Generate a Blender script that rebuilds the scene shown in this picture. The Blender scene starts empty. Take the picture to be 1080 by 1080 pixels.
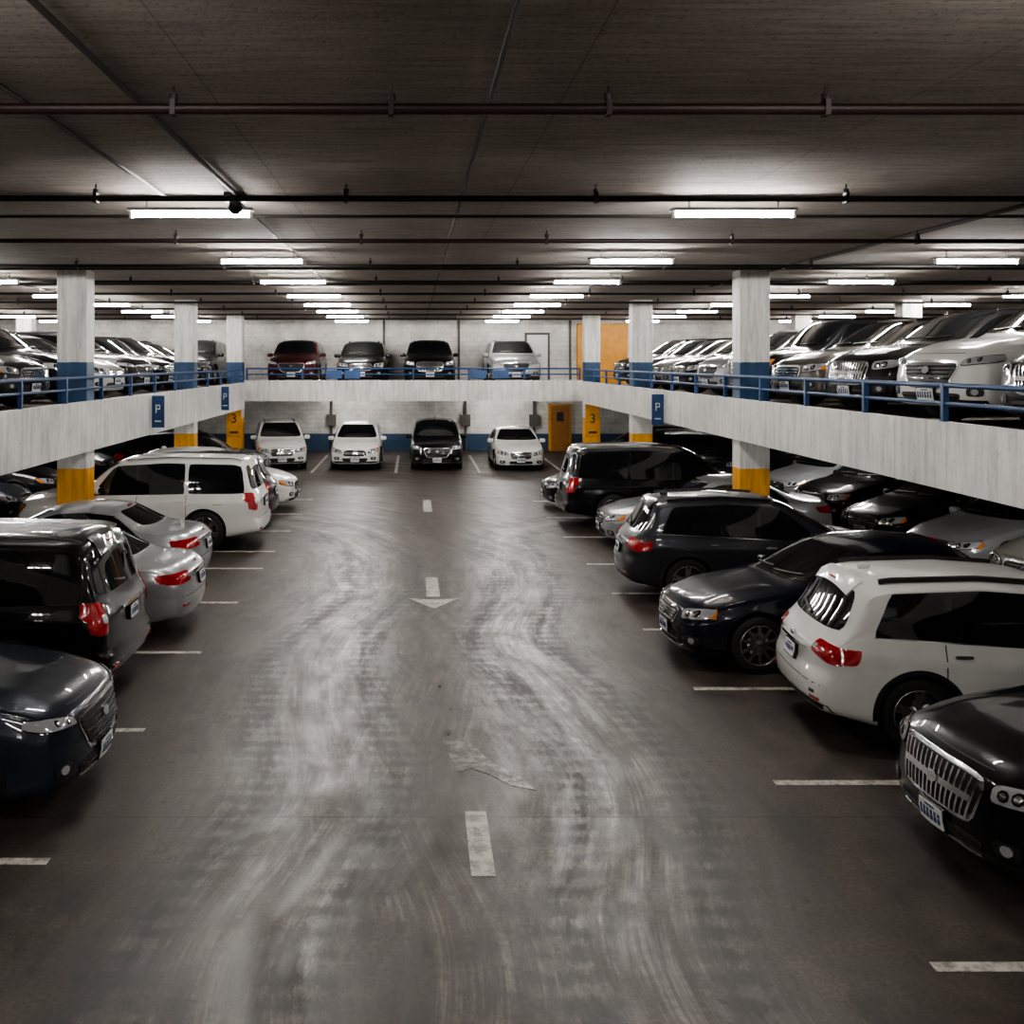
import bpy, bmesh, math, random
import numpy as np
from mathutils import Vector
from mathutils.bvhtree import BVHTree
random.seed(7)
scene = bpy.context.scene
COL = scene.collection

# ------------------------------------------------------------------ node helpers
class NT:
    def __init__(s, name):
        s.m = bpy.data.materials.new(name); s.m.use_nodes = True
        s.t = s.m.node_tree; s.t.nodes.clear()
        s.out = s.t.nodes.new('ShaderNodeOutputMaterial')
        s.b = s.t.nodes.new('ShaderNodeBsdfPrincipled')
        s.t.links.new(s.b.outputs[0], s.out.inputs[0])
    def put(s, sock, v):
        if isinstance(v, bpy.types.NodeSocket): s.t.links.new(v, sock)
        elif v is not None:
            try: sock.default_value = v
            except Exception: sock.default_value = (v[0], v[1], v[2], 1)
    def math(s, op, a, b=None, c=None, clamp=False):
        n = s.t.nodes.new('ShaderNodeMath'); n.operation = op; n.use_clamp = clamp
        s.put(n.inputs[0], a)
        if b is not None: s.put(n.inputs[1], b)
        if c is not None: s.put(n.inputs[2], c)
        return n.outputs[0]
    def pos(s):
        g = s.t.nodes.new('ShaderNodeNewGeometry')
        x = s.t.nodes.new('ShaderNodeSeparateXYZ'); s.t.links.new(g.outputs['Position'], x.inputs[0])
        return g.outputs['Position'], x.outputs[0], x.outputs[1], x.outputs[2]
    def comb(s, x, y, z=0.0):
        n = s.t.nodes.new('ShaderNodeCombineXYZ')
        s.put(n.inputs[0], x); s.put(n.inputs[1], y); s.put(n.inputs[2], z); return n.outputs[0]
    def noise(s, v, scale, detail=4, rough=.55, dist=0):
        n = s.t.nodes.new('ShaderNodeTexNoise'); s.put(n.inputs['Vector'], v)
        n.inputs['Scale'].default_value = scale; n.inputs['Detail'].default_value = detail
        n.inputs['Roughness'].default_value = rough; n.inputs['Distortion'].default_value = dist
        return n.outputs[0]
    def ramp(s, f, stops):
        n = s.t.nodes.new('ShaderNodeValToRGB'); s.put(n.inputs[0], f)
        e = n.color_ramp.elements
        while len(e) < len(stops): e.new(.5)
        for i, (p, c) in enumerate(stops):
            e[i].position = p
            e[i].color = (c, c, c, 1) if not isinstance(c, tuple) else (c[0], c[1], c[2], 1)
        return n.outputs[0]
    def mix(s, f, a, b, mode='MIX'):
        n = s.t.nodes.new('ShaderNodeMix'); n.data_type = 'RGBA'; n.blend_type = mode
        s.put(n.inputs[0], f)
        for i, v in ((6, a), (7, b)):
            if isinstance(v, tuple): v = (v[0], v[1], v[2], 1)
            s.put(n.inputs[i], v)
        return n.outputs[2]
    def bump(s, h, strength, dist=.01):
        n = s.t.nodes.new('ShaderNodeBump'); s.put(n.inputs['Height'], h)
        n.inputs['Strength'].default_value = strength; n.inputs['Distance'].default_value = dist
        s.t.links.new(n.outputs[0], s.b.inputs['Normal'])
    def set(s, **k):
        for a, v in k.items():
            a = a.replace('_', ' ')
            if isinstance(v, tuple) and len(v) == 3: v = (v[0], v[1], v[2], 1)
            s.put(s.b.inputs[a], v)
        return s.m

def simple(name, col, rough=.5, metal=0, coat=0, emis=None, es=0, noisy=0.0):
    n = NT(name); c = (col[0], col[1], col[2])
    if noisy:
        p, x, y, z = n.pos()
        f = n.ramp(n.noise(p, 3.5, 6, .65), [(.3, 1-noisy), (.7, 1.0)])
        cc = n.mix(1.0, c, f, 'MULTIPLY'); n.set(Base_Color=cc)
    else: n.set(Base_Color=c)
    n.set(Roughness=rough, Metallic=metal)
    if coat: n.b.inputs['Coat Weight'].default_value = coat; n.b.inputs['Coat Roughness'].default_value = .04
    if emis: n.set(Emission_Color=emis); n.b.inputs['Emission Strength'].default_value = es
    return n.m

# ------------------------------------------------------------------ materials
def paint(name, col, metal=0.0, rough=.3):
    n = NT('paint_' + name)
    g = n.t.nodes.new('ShaderNodeTexCoord')
    f = n.ramp(n.noise(g.outputs['Object'], 1.4, 3, .6), [(.35, .86), (.65, 1.0)])
    n.set(Base_Color=n.mix(1.0, col, f, 'MULTIPLY'), Metallic=metal, Roughness=rough)
    n.b.inputs['Specular IOR Level'].default_value = .12
    n.b.inputs['Coat Weight'].default_value = .85; n.b.inputs['Coat Roughness'].default_value = .03
    n.b.inputs['Coat IOR'].default_value = 1.42
    return n.m
PA = dict(
 white=paint('white', (.74, .73, .70)), black=paint('black', (.004, .004, .005)),
 navy=paint('navy', (.006, .008, .015), .1), grey=paint('grey', (.040, .043, .050), .4),
 bluegrey=paint('blue_grey', (.026, .031, .041), .3), silver=paint('silver', (.42, .43, .44), .5),
 red=paint('dark_red', (.050, .005, .007), .2), bronze=paint('bronze', (.15, .138, .122), .5),
 charcoal=paint('charcoal', (.013, .013, .015), .3), beige=paint('champagne', (.30, .285, .26), .5))
M_PLA = simple('black_plastic', (.012, .012, .012), .55)
M_GLA = simple('car_window_glass', (.005, .006, .007), .03)
M_CHR = simple('chrome', (.75, .75, .76), .14, 1)
M_LMP = simple('headlamp_lens', (.62, .64, .67), .08, .5, 1)
M_TAIL = simple('taillight_lens', (.36, .006, .010), .12, 0, 1)
M_TYRE = simple('tyre_rubber', (.012, .012, .012), .8)
M_RIM = simple('alloy_rim', (.45, .45, .46), .25, .9)
M_PLT = simple('licence_plate', (.72, .72, .70), .45)
M_ORG = simple('indicator_orange', (.70, .20, .02), .2, 0, .5)
M_GBK = simple('gloss_black', (.005, .005, .005), .1, 0, .5)
M_TXT = simple('plate_text', (.03, .05, .16), .5)
CARM = [None, M_PLA, M_GLA, M_CHR, M_LMP, M_TAIL, M_TYRE, M_RIM, M_PLT, M_ORG, M_GBK, M_TXT]
PAINT, PLA, GLA, CHR, LMP, TAIL, TYRE, RIM, PLT, ORG, GBK, TXT = range(12)

# ------------------------------------------------------------------ car builder
def sstep(a, b, x):
    t = min(1, max(0, (x-a)/(b-a))); return t*t*(3-2*t)

def make_car(name, S):
    L, W, H, R = S['L'], S['W'], S['H'], S['R']; W2 = W/2
    xs = np.arange(0, L+.011, .01)
    def curve(pts, sig):
        y = np.interp(xs, [p[0] for p in pts], [p[1] for p in pts])
        k = int(sig*300); ker = np.exp(-.5*(np.arange(-k, k+1)*.01/sig)**2); ker /= ker.sum()
        yp = np.concatenate([2*y[0]-y[k:0:-1], y, 2*y[-1]-y[-2:-k-2:-1]])
        yy = np.convolve(yp, ker, 'valid')
        return lambda s: float(np.interp(s, xs, yy))
    top = curve(S['top'], .04); belt0 = curve(S['belt'], .08)
    wid = curve(S['wid'], .08); bot = curve(S['bot'], .06)
    tum = S.get('tum', .28)
    belt = lambda s: min(belt0(s), top(s)-.06)
    FA, FB = S.get('fcurve', (.15, .16)); RA, RB = S.get('rcurve', (.09, .12))
    nose = S['nose']; tail = S['tail']
    def D(s, y, z):
        q = abs(y)/W2
        wf = 1-sstep(.2, .52*L, s); wr = sstep(.52*L, L-.15, s)
        s2 = s + wf*(FA*q**2+FB*q**6) - wr*(RA*q**2+RB*q**6)
        s2 += (1-sstep(0, .8, s))*float(np.interp(z, [p[0] for p in nose], [p[1] for p in nose]))
        s2 -= sstep(L-.7, L, s)*float(np.interp(z, [p[0] for p in tail], [p[1] for p in tail]))
        return (L/2-s2, y, z)
    def section(s):
        zt = top(s); zb_ = bot(s); bl = belt(s); w = W2*wid(s); pts = []
        pts += [(0, zb_-.004), (.5*w, zb_-.002), (.86*w, zb_), (.945*w, zb_+.02), (.975*w, zb_+.06), (.985*w, zb_+.12)]
        z0 = zb_+.12
        for i in range(1, 13):
            t = i/12
            cr = .018*math.exp(-((t-.78)/.06)**2)-.014*math.exp(-((t-.38)/.14)**2)
            y = w*(.985+.018*math.sin(math.pi*min(1, t*1.1))-.045*t**4) + cr
            pts.append((y, z0+(bl-z0)*t))
        yb = w*.94; h = zt-bl
        drop = min(.10, .5*h); yr = yb-.02-tum*max(0, h-drop)
        yr = max(yr, .3*w); zr = zt-drop
        pts.append((yb-.008, bl+.014))
        for i in range(1, 6):
            t = i/5
            pts.append((yb-.02+(yr-yb+.02)*t+.018*math.sin(math.pi*t)*min(1, h*2), bl+.02+(zr-bl-.02)*t))
        hc = S.get('hcrease', .018)*max(0, 1-sstep(.9, 1.3, s))*sstep(.05, .4, s)
        for i in range(1, 13):
            u = i/12
            u2 = u**1.35
            yy = yr*(1-u2)
            pts.append((yy, zr+drop*(1-(1-u2)**3.2)+hc*math.exp(-((yy/W2-.58)/.06)**2)))
        d = min(s, L-s); k = 1
        if d < .12: k = 1-.055*(1-math.sqrt(max(0, 1-(1-d/.12)**2)))
        zm = (zt+zb_)/2
        return [(y*k, zm+(z-zm)*k) for y, z in pts], zm
    st = [0, .01, .025, .05, .08, .12]
    n = int((L-.24)/.055)
    st += [.12+(L-.24)*i/n for i in range(1, n)] + [L-.12, L-.08, L-.05, L-.025, L-.01, L]
    rings = []
    for s in st:
        sec, zm = section(s)
        loop = [(s, y, z) for y, z in sec] + [(s, -y, z) for y, z in sec[-2:0:-1]]
        rings.append(loop)
    def cap(ring, rev):
        s = ring[0][0]; zm = sum(p[2] for p in ring)/len(ring); out = []
        for f in (.12, .3, .5, .7, .86):
            out.append([(s, p[1]*f, zm+(p[2]-zm)*f) for p in ring])
        return out if not rev else out[::-1]
    rings = cap(rings[0], False)+rings+cap(rings[-1], True)
    V = []; F = []; N = len(rings[0])
    for r in rings: V += [D(*p) for p in r]
    for i in range(len(rings)-1):
        for j in range(N):
            a = i*N+j; b = i*N+(j+1) % N
            F.append((a, b, b+N, a+N))
    c0 = len(V); V.append(tuple(sum(V[i][k] for i in range(N))/N for k in range(3)))
    b0 = (len(rings)-1)*N; V.append(tuple(sum(V[b0+i][k] for i in range(N))/N for k in range(3)))
    for i in range(N): F.append((c0, (i+1) % N, i)); F.append((c0+1, b0+i, b0+(i+1) % N))
    me = bpy.data.meshes.new(name+'_b'); me.from_pydata(V, [], F)
    for m in CARM: me.materials.append(m)
    bm = bmesh.new(); bm.from_mesh(me); bmesh.ops.recalc_face_normals(bm, faces=bm.faces)
    for f in bm.faces:
        c = f.calc_center_median()
        if c.z < bot(min(L, max(0, L/2-c.x)))+.015: f.material_index = PLA
    bm.to_mesh(me); bvh = BVHTree.FromBMesh(bm); bm.free()
    def cut(solver, slf, dx):
        ob = bpy.data.objects.new(name+'_tmp', me); COL.objects.link(ob)
        cm = bpy.data.meshes.new('cut'); bm = bmesh.new()
        for ws in S['wheels']:
            for sg in (1, -1):
                r = bmesh.ops.create_cone(bm, cap_ends=True, segments=40, radius1=R+.055, radius2=R+.055, depth=.52)
                for v in r['verts']:
                    x, y, z = v.co
                    v.co = (x+L/2-ws+dx, z+sg*(W2-.30+.26), y+R+.0057+dx)
        bmesh.ops.recalc_face_normals(bm, faces=bm.faces)
        for f in bm.faces: f.material_index = PLA
        bm.to_mesh(cm); bm.free()
        for m in CARM: cm.materials.append(m)
        co = bpy.data.objects.new('cut', cm); COL.objects.link(co)
        md = ob.modifiers.new('b', 'BOOLEAN'); md.object = co; md.operation = 'DIFFERENCE'; md.solver = solver
        if slf: md.use_self = True
        dg = bpy.context.evaluated_depsgraph_get()
        r = bpy.data.meshes.new_from_object(ob.evaluated_get(dg))
        bpy.data.objects.remove(ob); bpy.data.objects.remove(co)
        tb = bmesh.new(); tb.from_mesh(r); tv = BVHTree.FromBMesh(tb); tb.free()
        ok = []
        for sg in (1, -1):
            good = True
            for ws in S['wheels']:
                for (ax, az) in ((0, 0), (.2, .1), (-.2, .1), (0, .25)):
                    h = tv.ray_cast(Vector((L/2-ws+ax, sg*(W2+1), R+az)), Vector((0, -sg, 0)))
                    if h[0] is None or abs(abs(h[0].y)-(W2-.30)) > .03: good = False
            if tv.ray_cast(Vector((0, sg*3, .6)), Vector((0, -sg, 0)))[0] is None: good = False
            ok.append(good)
        return r, ok
    best = None
    for a in (('EXACT', False, .0013), ('EXACT', True, .0013), ('FAST', False, .0013), ('FAST', False, .0047), ('EXACT', False, .0061), ('FAST', False, -.0039)):
        me2, ok = cut(*a)
        print('CUT', name, a, ok)
        if all(ok): best = (me2, ok); break
        if any(ok) and best is None: best = (me2, ok)
    if best: me2, ok = best
    if any(ok) and not all(ok):
        bm = bmesh.new(); bm.from_mesh(me2); sg = 1 if ok[0] else -1
        bmesh.ops.bisect_plane(bm, geom=bm.verts[:]+bm.edges[:]+bm.faces[:], dist=1e-5, plane_co=(0, 0, 0), plane_no=(0, sg, 0), clear_inner=True)
        g2 = bmesh.ops.duplicate(bm, geom=bm.verts[:]+bm.edges[:]+bm.faces[:])
        for e in g2['geom']:
            if isinstance(e, bmesh.types.BMVert): e.co.y *= -1
        bmesh.ops.reverse_faces(bm, faces=[e for e in g2['geom'] if isinstance(e, bmesh.types.BMFace)])
        bmesh.ops.remove_doubles(bm, verts=bm.verts, dist=1e-4)
        bm.to_mesh(me2); bm.free()

    PV = []; PF = []; PM = []
    MAXD = [None]
    def ray(side, a, b):
        for it in range(60):
            if side == 'front': o, d = Vector((L/2+1, a, b)), Vector((-1, 0, 0))
            elif side == 'rear': o, d = Vector((-L/2-1, a, b)), Vector((1, 0, 0))
            elif side == 'top': o, d = Vector((L/2-a, b, 3)), Vector((0, 0, -1))
            else: o, d = Vector((L/2-a, side*(W2+1), b)), Vector((0, -side, 0))
            h = bvh.ray_cast(o, d)
            if side in ('front', 'rear') and (h[0] is None or (MAXD[0] and L/2-abs(h[0].x) > MAXD[0])):
                a *= .99; continue
            break
        if h[0] is None:
            h = bvh.find_nearest(o+d*1.0)
        nn = h[1]
        if nn.dot(d) > 0: nn = -nn
        return h[0], nn
    def patch(side, f, nu, nv, off, mat, k=0., depth=.015):
        base = len(PV); g = []; inn = []
        for j in range(nv+1):
            for i in range(nu+1):
                U = 2*i/nu-1; Vv = 2*j/nv-1
                u = (U*(1-k*Vv**6)+1)/2; v = (Vv*(1-k*U**6)+1)/2
                p, nn = ray(side, *f(u, v))
                g.append(p+nn*off); inn.append(p-nn*depth)
        PV.extend(g); idx = lambda i, j: base+j*(nu+1)+i
        for j in range(nv):
            for i in range(nu):
                PF.append((idx(i, j), idx(i+1, j), idx(i+1, j+1), idx(i, j+1))); PM.append(mat)
        loop = [(i, 0) for i in range(nu)]+[(nu, j) for j in range(nv)]+[(i, nv) for i in range(nu, 0, -1)]+[(0, j) for j in range(nv, 0, -1)]
        b2 = len(PV)
        for (i, j) in loop:
            q = j*(nu+1)+i; PV.append(g[q]); PV.append(inn[q])
        m = len(loop)
        for i in range(m):
            j = (i+1) % m
            PF.append((b2+2*i, b2+2*i+1, b2+2*j+1, b2+2*j)); PM.append(mat)
    def quad(side, c, off, mat, nu=8, nv=4, k=0., depth=.015, both=False):
        def mk(sg):
            def f(u, v):
                a = [c[0][i]*(1-u)+c[1][i]*u for i in (0, 1)]; b = [c[3][i]*(1-u)+c[2][i]*u for i in (0, 1)]
                r = [a[i]*(1-v)+b[i]*v for i in (0, 1)]
                if side in ('front', 'rear'): r[0] *= sg
                if side == 'top': r[1] *= sg
                return r
            return f
        if side == 'side':
            for sg in (1, -1): patch(sg, mk(1), nu, nv, off, mat, k, depth)
        else:
            for sg in ((1, -1) if both else (1,)): patch(side, mk(sg), nu, nv, off, mat, k, depth)
    def rect(side, a0, a1, b0, b1, off, mat, **kw):
        quad(side, ((a0, b0), (a1, b0), (a1, b1), (a0, b1)), off, mat, **kw)
    gap = S.get('wgap', .135)
    def win(w, off, mat, eb=0., k=.05, nu=12):
        sb0, sb1, st1, st0 = w
        def f(u, v):
            a = sb0+(sb1-sb0)*u; b = st0+(st1-st0)*u
            zb_ = belt(a)+.035-eb; zt = min(top(b), top(b+.0))-gap+eb
            zt = max(zt, zb_+.01)
            return (a*(1-v)+b*v, zb_*(1-v)+zt*v)
        for sg in (1, -1): patch(sg, f, nu, 6, off, mat, k)
    WN = S['wins']
    dark = WN[:S.get('ndark', len(WN))]
    win((dark[0][0]-.03, dark[-1][1]+.025, dark[-1][2]+.02, dark[0][3]-.03), .003, GBK, .018, .02, 30)
    for w in WN[S.get('ndark', len(WN)):]:
        win((w[0]-.02, w[1]+.02, w[2]+.02, w[3]-.02), .003, GBK, .015, .04)
    for w in WN: win(w, .007, GLA)
    if S.get('beltchrome', True):
        a0, a1 = dark[0][0]-.03, WN[-1][1]+.02
        for sg in (1, -1): patch(sg, lambda u, v: (a0+(a1-a0)*u, belt(a0+(a1-a0)*u)+.012+.014*v), 30, 1, .012, CHR)
    ws = S['wind']; quad('front', ((-ws[0], ws[2]), (ws[0], ws[2]), (ws[1], ws[3]), (-ws[1], ws[3])), .004, GBK, 16, 10, .05)
    quad('front', ((-ws[0]+.03, ws[2]+.03), (ws[0]-.03, ws[2]+.03), (ws[1]-.03, ws[3]-.02), (-ws[1]+.03, ws[3]-.02)), .008, GLA, 16, 10, .05)
    for y0 in (-.5, .12):
        quad('front', ((y0, ws[2]+.035), (y0+.5, ws[2]+.06), (y0+.5, ws[2]+.07), (y0, ws[2]+.05)), .02, PLA, 6, 1)
    rg = S['rglass']; quad('rear', ((-rg[0], rg[2]), (rg[0], rg[2]), (rg[1], rg[3]), (-rg[1], rg[3])), .006, GLA, 14, 8, .07)
    def vseam(s0, z0, z1, ss=0.):
        quad('side', ((s0, z0), (s0+.012, z0), (s0+.012+ss, z1), (s0+ss, z1)), .0015, PLA, 1, 10)
    doors = S['doors']
    for d in doors: vseam(d, bot(d)+.14, belt(d)+.0)
    w1, w2 = S['wheels']
    quad('side', ((doors[0], bot(2)+.14), (doors[-1], bot(2)+.14), (doors[-1], bot(2)+.152), (doors[0], bot(2)+.152)), .0015, PLA, 20, 1)
    for (fa, fb_, za, zb2) in ((w2+.18, w2+.36, belt(w2)-.20, belt(w2)-.20),):
        patch(1, lambda u, v: (fa+(fb_-fa)*u, za+.008*v), 6, 1, .0015, PLA)
    for d in doors[1:]:
        zz = belt(d)-.13
        quad('side', ((d-.24, zz), (d-.06, zz), (d-.06, zz+.03), (d-.24, zz+.03)), .035, S.get('hmat', CHR), 4, 2, .1, .0)
    if S.get('clad', True):
        quad('side', ((w1+R+.05, .21), (w2-R-.05, .21), (w2-R-.05, .33), (w1+R+.05, .33)), .012, PLA, 16, 2)
        rect('front', -W2*.86, W2*.86, .24, .34, .010, PLA, nu=18, nv=2)
        rect('rear', -W2*.88, W2*.88, .31, .42, .010, PLA, nu=18, nv=2)
        for wsx in (w1, w2):
            for sg in (1, -1):
                def f(u, v, wsx=wsx):
                    a = math.radians(-8+196*u); r = R+.05+.045*v
                    return (wsx+r*math.cos(a), max(.2, R+.005+r*math.sin(a)))
                patch(sg, f, 28, 1, .014, PLA, 0, .02)
    else:
        quad('side', ((w1+R+.05, .19), (w2-R-.05, .19), (w2-R-.05, .23), (w1+R+.05, .23)), .012, PLA, 16, 1)
    MAXD[0] = .42
    g = S['grille']
    def trap(side, hb, ht, z0, z1, off, mat, **kw):
        quad(side, ((-hb, z0), (hb, z0), (ht, z1), (-ht, z1)), off, mat, **kw)
    trap('front', g[0]+.03, g[1]+.03, g[2]-.03, g[3]+.03, .012, S.get('gsur', CHR), nu=14, nv=6, k=.1)
    trap('front', g[0], g[1], g[2], g[3], .018, PLA, nu=14, nv=6, k=.1)
    if S.get('gstyle', 'h') == 'h':
        nb = S.get('nbars', 3)
        for i in range(nb):
            t = (i+1)/(nb+1); z = g[2]+(g[3]-g[2])*t; hw = (g[0]+(g[1]-g[0])*t)*.97
            rect('front', -hw, hw, z-S.get('bw', .010), z+S.get('bw', .010), .030, S.get('bmat', CHR), nu=14, nv=1)
    else:
        nb = S.get('nbars', 14)
        for i in range(nb):
            t = (i+.5)/nb*2-1
            quad('front', ((t*g[0]-.010, g[2]+.01), (t*g[0]+.010, g[2]+.01), (t*g[1]+.010, g[3]-.01), (t*g[1]-.010, g[3]-.01)), .030, CHR, 1, 5)
        zc = (g[2]+g[3])/2
        rect('front', -g[0], g[0], zc-.025, zc+.025, .034, CHR, nu=14, nv=1)
    zc = S.get('badge', (g[2]+g[3])/2)
    rect('front', -.065, .065, zc-.045, zc+.045, .045, CHR, nu=6, nv=6, k=.3)
    for (c, kk) in S['heads']:
        quad('front', c, .008, GBK, 10, 5, .12, both=True)
        cx = sum(p[0] for p in c)/4; cz = sum(p[1] for p in c)/4
        ins = [((p[0]-cx)*.92+cx, (p[1]-cz)*.84+cz) for p in c]
        quad('front', ins, .014, LMP, 10, 5, .12, both=True)
        for t in (.3, .62):
            px = ins[0][0]*(1-t)+ins[1][0]*t; pz = (ins[0][1]+ins[3][1])/2*(1-t)+(ins[1][1]+ins[2][1])/2*t
            hh = abs(ins[3][1]-ins[0][1])*.30
            rect('front', px-hh, px+hh, pz-hh, pz+hh, .019, GBK, nu=6, nv=6, k=.3, both=True)
            rect('front', px-hh*.6, px+hh*.6, pz-hh*.6, pz+hh*.6, .023, CHR, nu=6, nv=6, k=.3, both=True)
        if kk:
            quad('front', ((ins[1][0]-.035, ins[1][1]), ins[1], ins[2], (ins[2][0]-.035, ins[2][1])), .018, ORG, 3, 3, both=True)
    lo = S['low']; trap('front', lo[0], lo[1], lo[2], lo[3], .013, PLA, nu=12, nv=4, k=.08)
    rect('front', -lo[0]*.95, lo[0]*.95, (lo[2]+lo[3])/2-.008, (lo[2]+lo[3])/2+.008, .022, GBK, nu=12, nv=1)
    fg = S['fog']
    rect('front', fg[0]-.10, fg[0]+.09, fg[1]-.055, fg[1]+.05, .012, PLA, nu=5, nv=4, k=.15, both=True)
    rect('front', fg[0]-.04, fg[0]+.04, fg[1]-.035, fg[1]+.035, .020, LMP, nu=5, nv=5, k=.3, both=True)
    if S.get('lowchrome', True):
        rect('front', -lo[0], lo[0], lo[2]-.035, lo[2]-.015, .018, CHR, nu=14, nv=1)
    hf = top(.06)-.035
    rect('front', -W2*.50, W2*.50, hf, hf+.006, .0015, PLA, nu=12, nv=1)
    def plate(side, z, hh=.075):
        rect(side, -.17, .17, z-hh-.01, z+hh+.01, .035, GBK, nu=4, nv=2)
        rect(side, -.155, .155, z-hh, z+hh, .042, PLT, nu=4, nv=2, k=.04)
        for i in range(6):
            x = -.115+i*.046
            rect(side, x-.014, x+.014, z-.035, z+.03, .045, TXT, nu=1, nv=1)
        rect(side, -.06, .06, z+.045, z+.06, .045, TXT, nu=1, nv=1)
    plate('front', S['fplate']); plate('rear', S['rplate'])
    for c in S['tails']:
        quad('rear', c, .010, TAIL, 10, 5, .10, both=True)
        z0 = c[0][1]; z1 = c[3][1]
        rect('rear', c[0][0]+.02, c[0][0]+.09, z0+.35*(z1-z0), z0+.6*(z1-z0), .016, LMP, nu=3, nv=2, k=.1, both=True)
    for c in S.get('stails', []):
        quad('side', [(p[0]-.12, p[1]) for p in c], .010, TAIL, 6, 4, .10)
    if S.get('rchrome'): z = S['rchrome']; rect('rear', -.38, .38, z-.012, z+.016, .03, CHR, nu=10, nv=1)
    hz = S['hatch']
    rect('rear', -W2*.80, W2*.80, hz-.005, hz+.005, .0015, PLA, nu=14, nv=1)
    rect('rear', -W2*.70, -W2*.62, hz-.1, hz-.07, .012, PLA, nu=2, nv=1)
    rect('rear', W2*.62, W2*.78, .44, .47, .014, TAIL, nu=4, nv=1, both=True)
    rect('rear', -.055, .055, hz+.33 if S.get('clad', True) else hz+.36, hz+.37 if S.get('clad', True) else hz+.39, .028, CHR, nu=4, nv=3, k=.3)
    MAXD[0] = None
    if S.get('rwiper'):
        quad('rear', ((-.02, rg[2]+.03), (.33, rg[2]+.10), (.33, rg[2]+.115), (-.02, rg[2]+.06)), .025, PLA, 5, 1)
    if S.get('rails'):
        r0, r1, ry = S['rails']
        def f0(u, v): return (r0+(r1-r0)*u, ry+.03*v-.015)
        patch('top', f0, 26, 1, .05, S.get('railmat', PLA), 0, .0)
        patch('top', lambda u, v: (f0(u, v)[0], -f0(u, v)[1]), 26, 1, .05, S.get('railmat', PLA), 0, .0)
    if S.get('spoiler'):
        s0 = S['spoiler']
        rect('top', s0, s0+.16, -.50, .50, .022, PAINT, nu=2, nv=12, k=.05, depth=.0)
    rect('rear', -.10, .10, rg[3]+.015, rg[3]+.030, .02, TAIL, nu=4, nv=1)
    def blob(cx, cy, cz, rx, ry, rz, mat, e=.6):
        b = len(PV); nu, nv = 14, 8
        sp = lambda c: math.copysign(abs(c)**e, c)
        for j in range(nv+1):
            ph = -math.pi/2+math.pi*j/nv
            for i in range(nu):
                th = 2*math.pi*i/nu
                PV.append(Vector((cx+rx*sp(math.cos(ph))*sp(math.cos(th)), cy+ry*sp(math.cos(ph))*sp(math.sin(th)), cz+rz*sp(math.sin(ph)))))
        for j in range(nv):
            for i in range(nu):
                PF.append((b+j*nu+i, b+j*nu+(i+1) % nu, b+(j+1)*nu+(i+1) % nu, b+(j+1)*nu+i)); PM.append(mat)
    ms = S['mirror']; mz = belt(ms)+S.get('mz', .08)
    for sg in (1, -1):
        blob(L/2-ms, sg*(W2+.045), mz, .065, .115, .075, PAINT)
        blob(L/2-ms-.055, sg*(W2+.045), mz, .015, .095, .058, GLA, .5)
        blob(L/2-ms, sg*(W2-.07), mz-.05, .035, .12, .025, PLA)
    if S.get('fin'): blob(L/2-S['fin'], 0, top(S['fin'])+.02, .07, .018, .045, PAINT, 1)
    def lathe(cx, cy, cz, sg, prof, mat, n=36):
        b = len(PV)
        for (r, t) in prof:
            for i in range(n):
                a = 2*math.pi*i/n
                PV.append(Vector((cx+r*math.cos(a), cy+sg*t, cz+r*math.sin(a))))
        for j in range(len(prof)-1):
            for i in range(n):
                PF.append((b+j*n+i, b+j*n+(i+1) % n, b+(j+1)*n+(i+1) % n, b+(j+1)*n+i)); PM.append(mat)
    nsp = S.get('spokes', 5)
    for wsx in (w1, w2):
        for sg in (1, -1):
            cx, cy, cz = L/2-wsx, sg*(W2-.15), R
            lathe(cx, cy, cz, sg, [(R*.60, -.10), (R*.70, -.11), (R*.93, -.115), (R*.985, -.10), (R, -.07), (R, .07), (R*.985, .10), (R*.93, .115), (R*.80, .118), (R*.70, .108)], TYRE)
            lathe(cx, cy, cz, sg, [(R*.70, .108), (R*.685, .112), (R*.66, .10), (R*.64, .02)], RIM)
            lathe(cx, cy, cz, sg, [(R*.66, .012), (.01, .012)], PLA)
            lathe(cx, cy, cz, sg, [(R*.40, .02), (R*.40, .035), (.01, .035)], CHR, 24)
            lathe(cx, cy, cz, sg, [(.065, .03), (.06, .095), (.01, .10)], RIM, 16)
            for i in range(nsp):
                for dd in ((-.13, .13) if nsp <= 6 else (0,)):
                    a = 2*math.pi*i/nsp+.3
                    pr = []
                    for (r, hw, t, ad) in ((.04, .022, .09, 0), (R*.67, .020, .10, dd)):
                        aa = a+ad; c, s_ = math.cos(aa), math.sin(aa)
                        for (q, tt) in ((-hw, t), (hw, t), (hw, t-.05), (-hw, t-.05)):
                            pr.append(Vector((cx+r*c-q*s_, cy+sg*tt, cz+r*s_+q*c)))
                    b = len(PV); PV.extend(pr)
                    for fc in ((0, 1, 5, 4), (1, 2, 6, 5), (2, 3, 7, 6), (3, 0, 4, 7)):
                        PF.append(tuple(b+x for x in fc)); PM.append(RIM)
    pm = bpy.data.meshes.new('p'); pm.from_pydata([tuple(v) for v in PV], [], PF)
    for m in CARM: pm.materials.append(m)
    pm.polygons.foreach_set('material_index', PM)
    bm = bmesh.new(); bm.from_mesh(me2); bm.from_mesh(pm)
    for f in bm.faces: f.smooth = True
    bm.normal_update()
    for e in bm.edges:
        if len(e.link_faces) == 2 and e.calc_face_angle(0) > math.radians(38): e.smooth = False
    res = bpy.data.meshes.new(name); bm.to_mesh(res); bm.free()
    for m in CARM: res.materials.append(m)
    res['L'] = L; res['W'] = W
    return res

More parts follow.
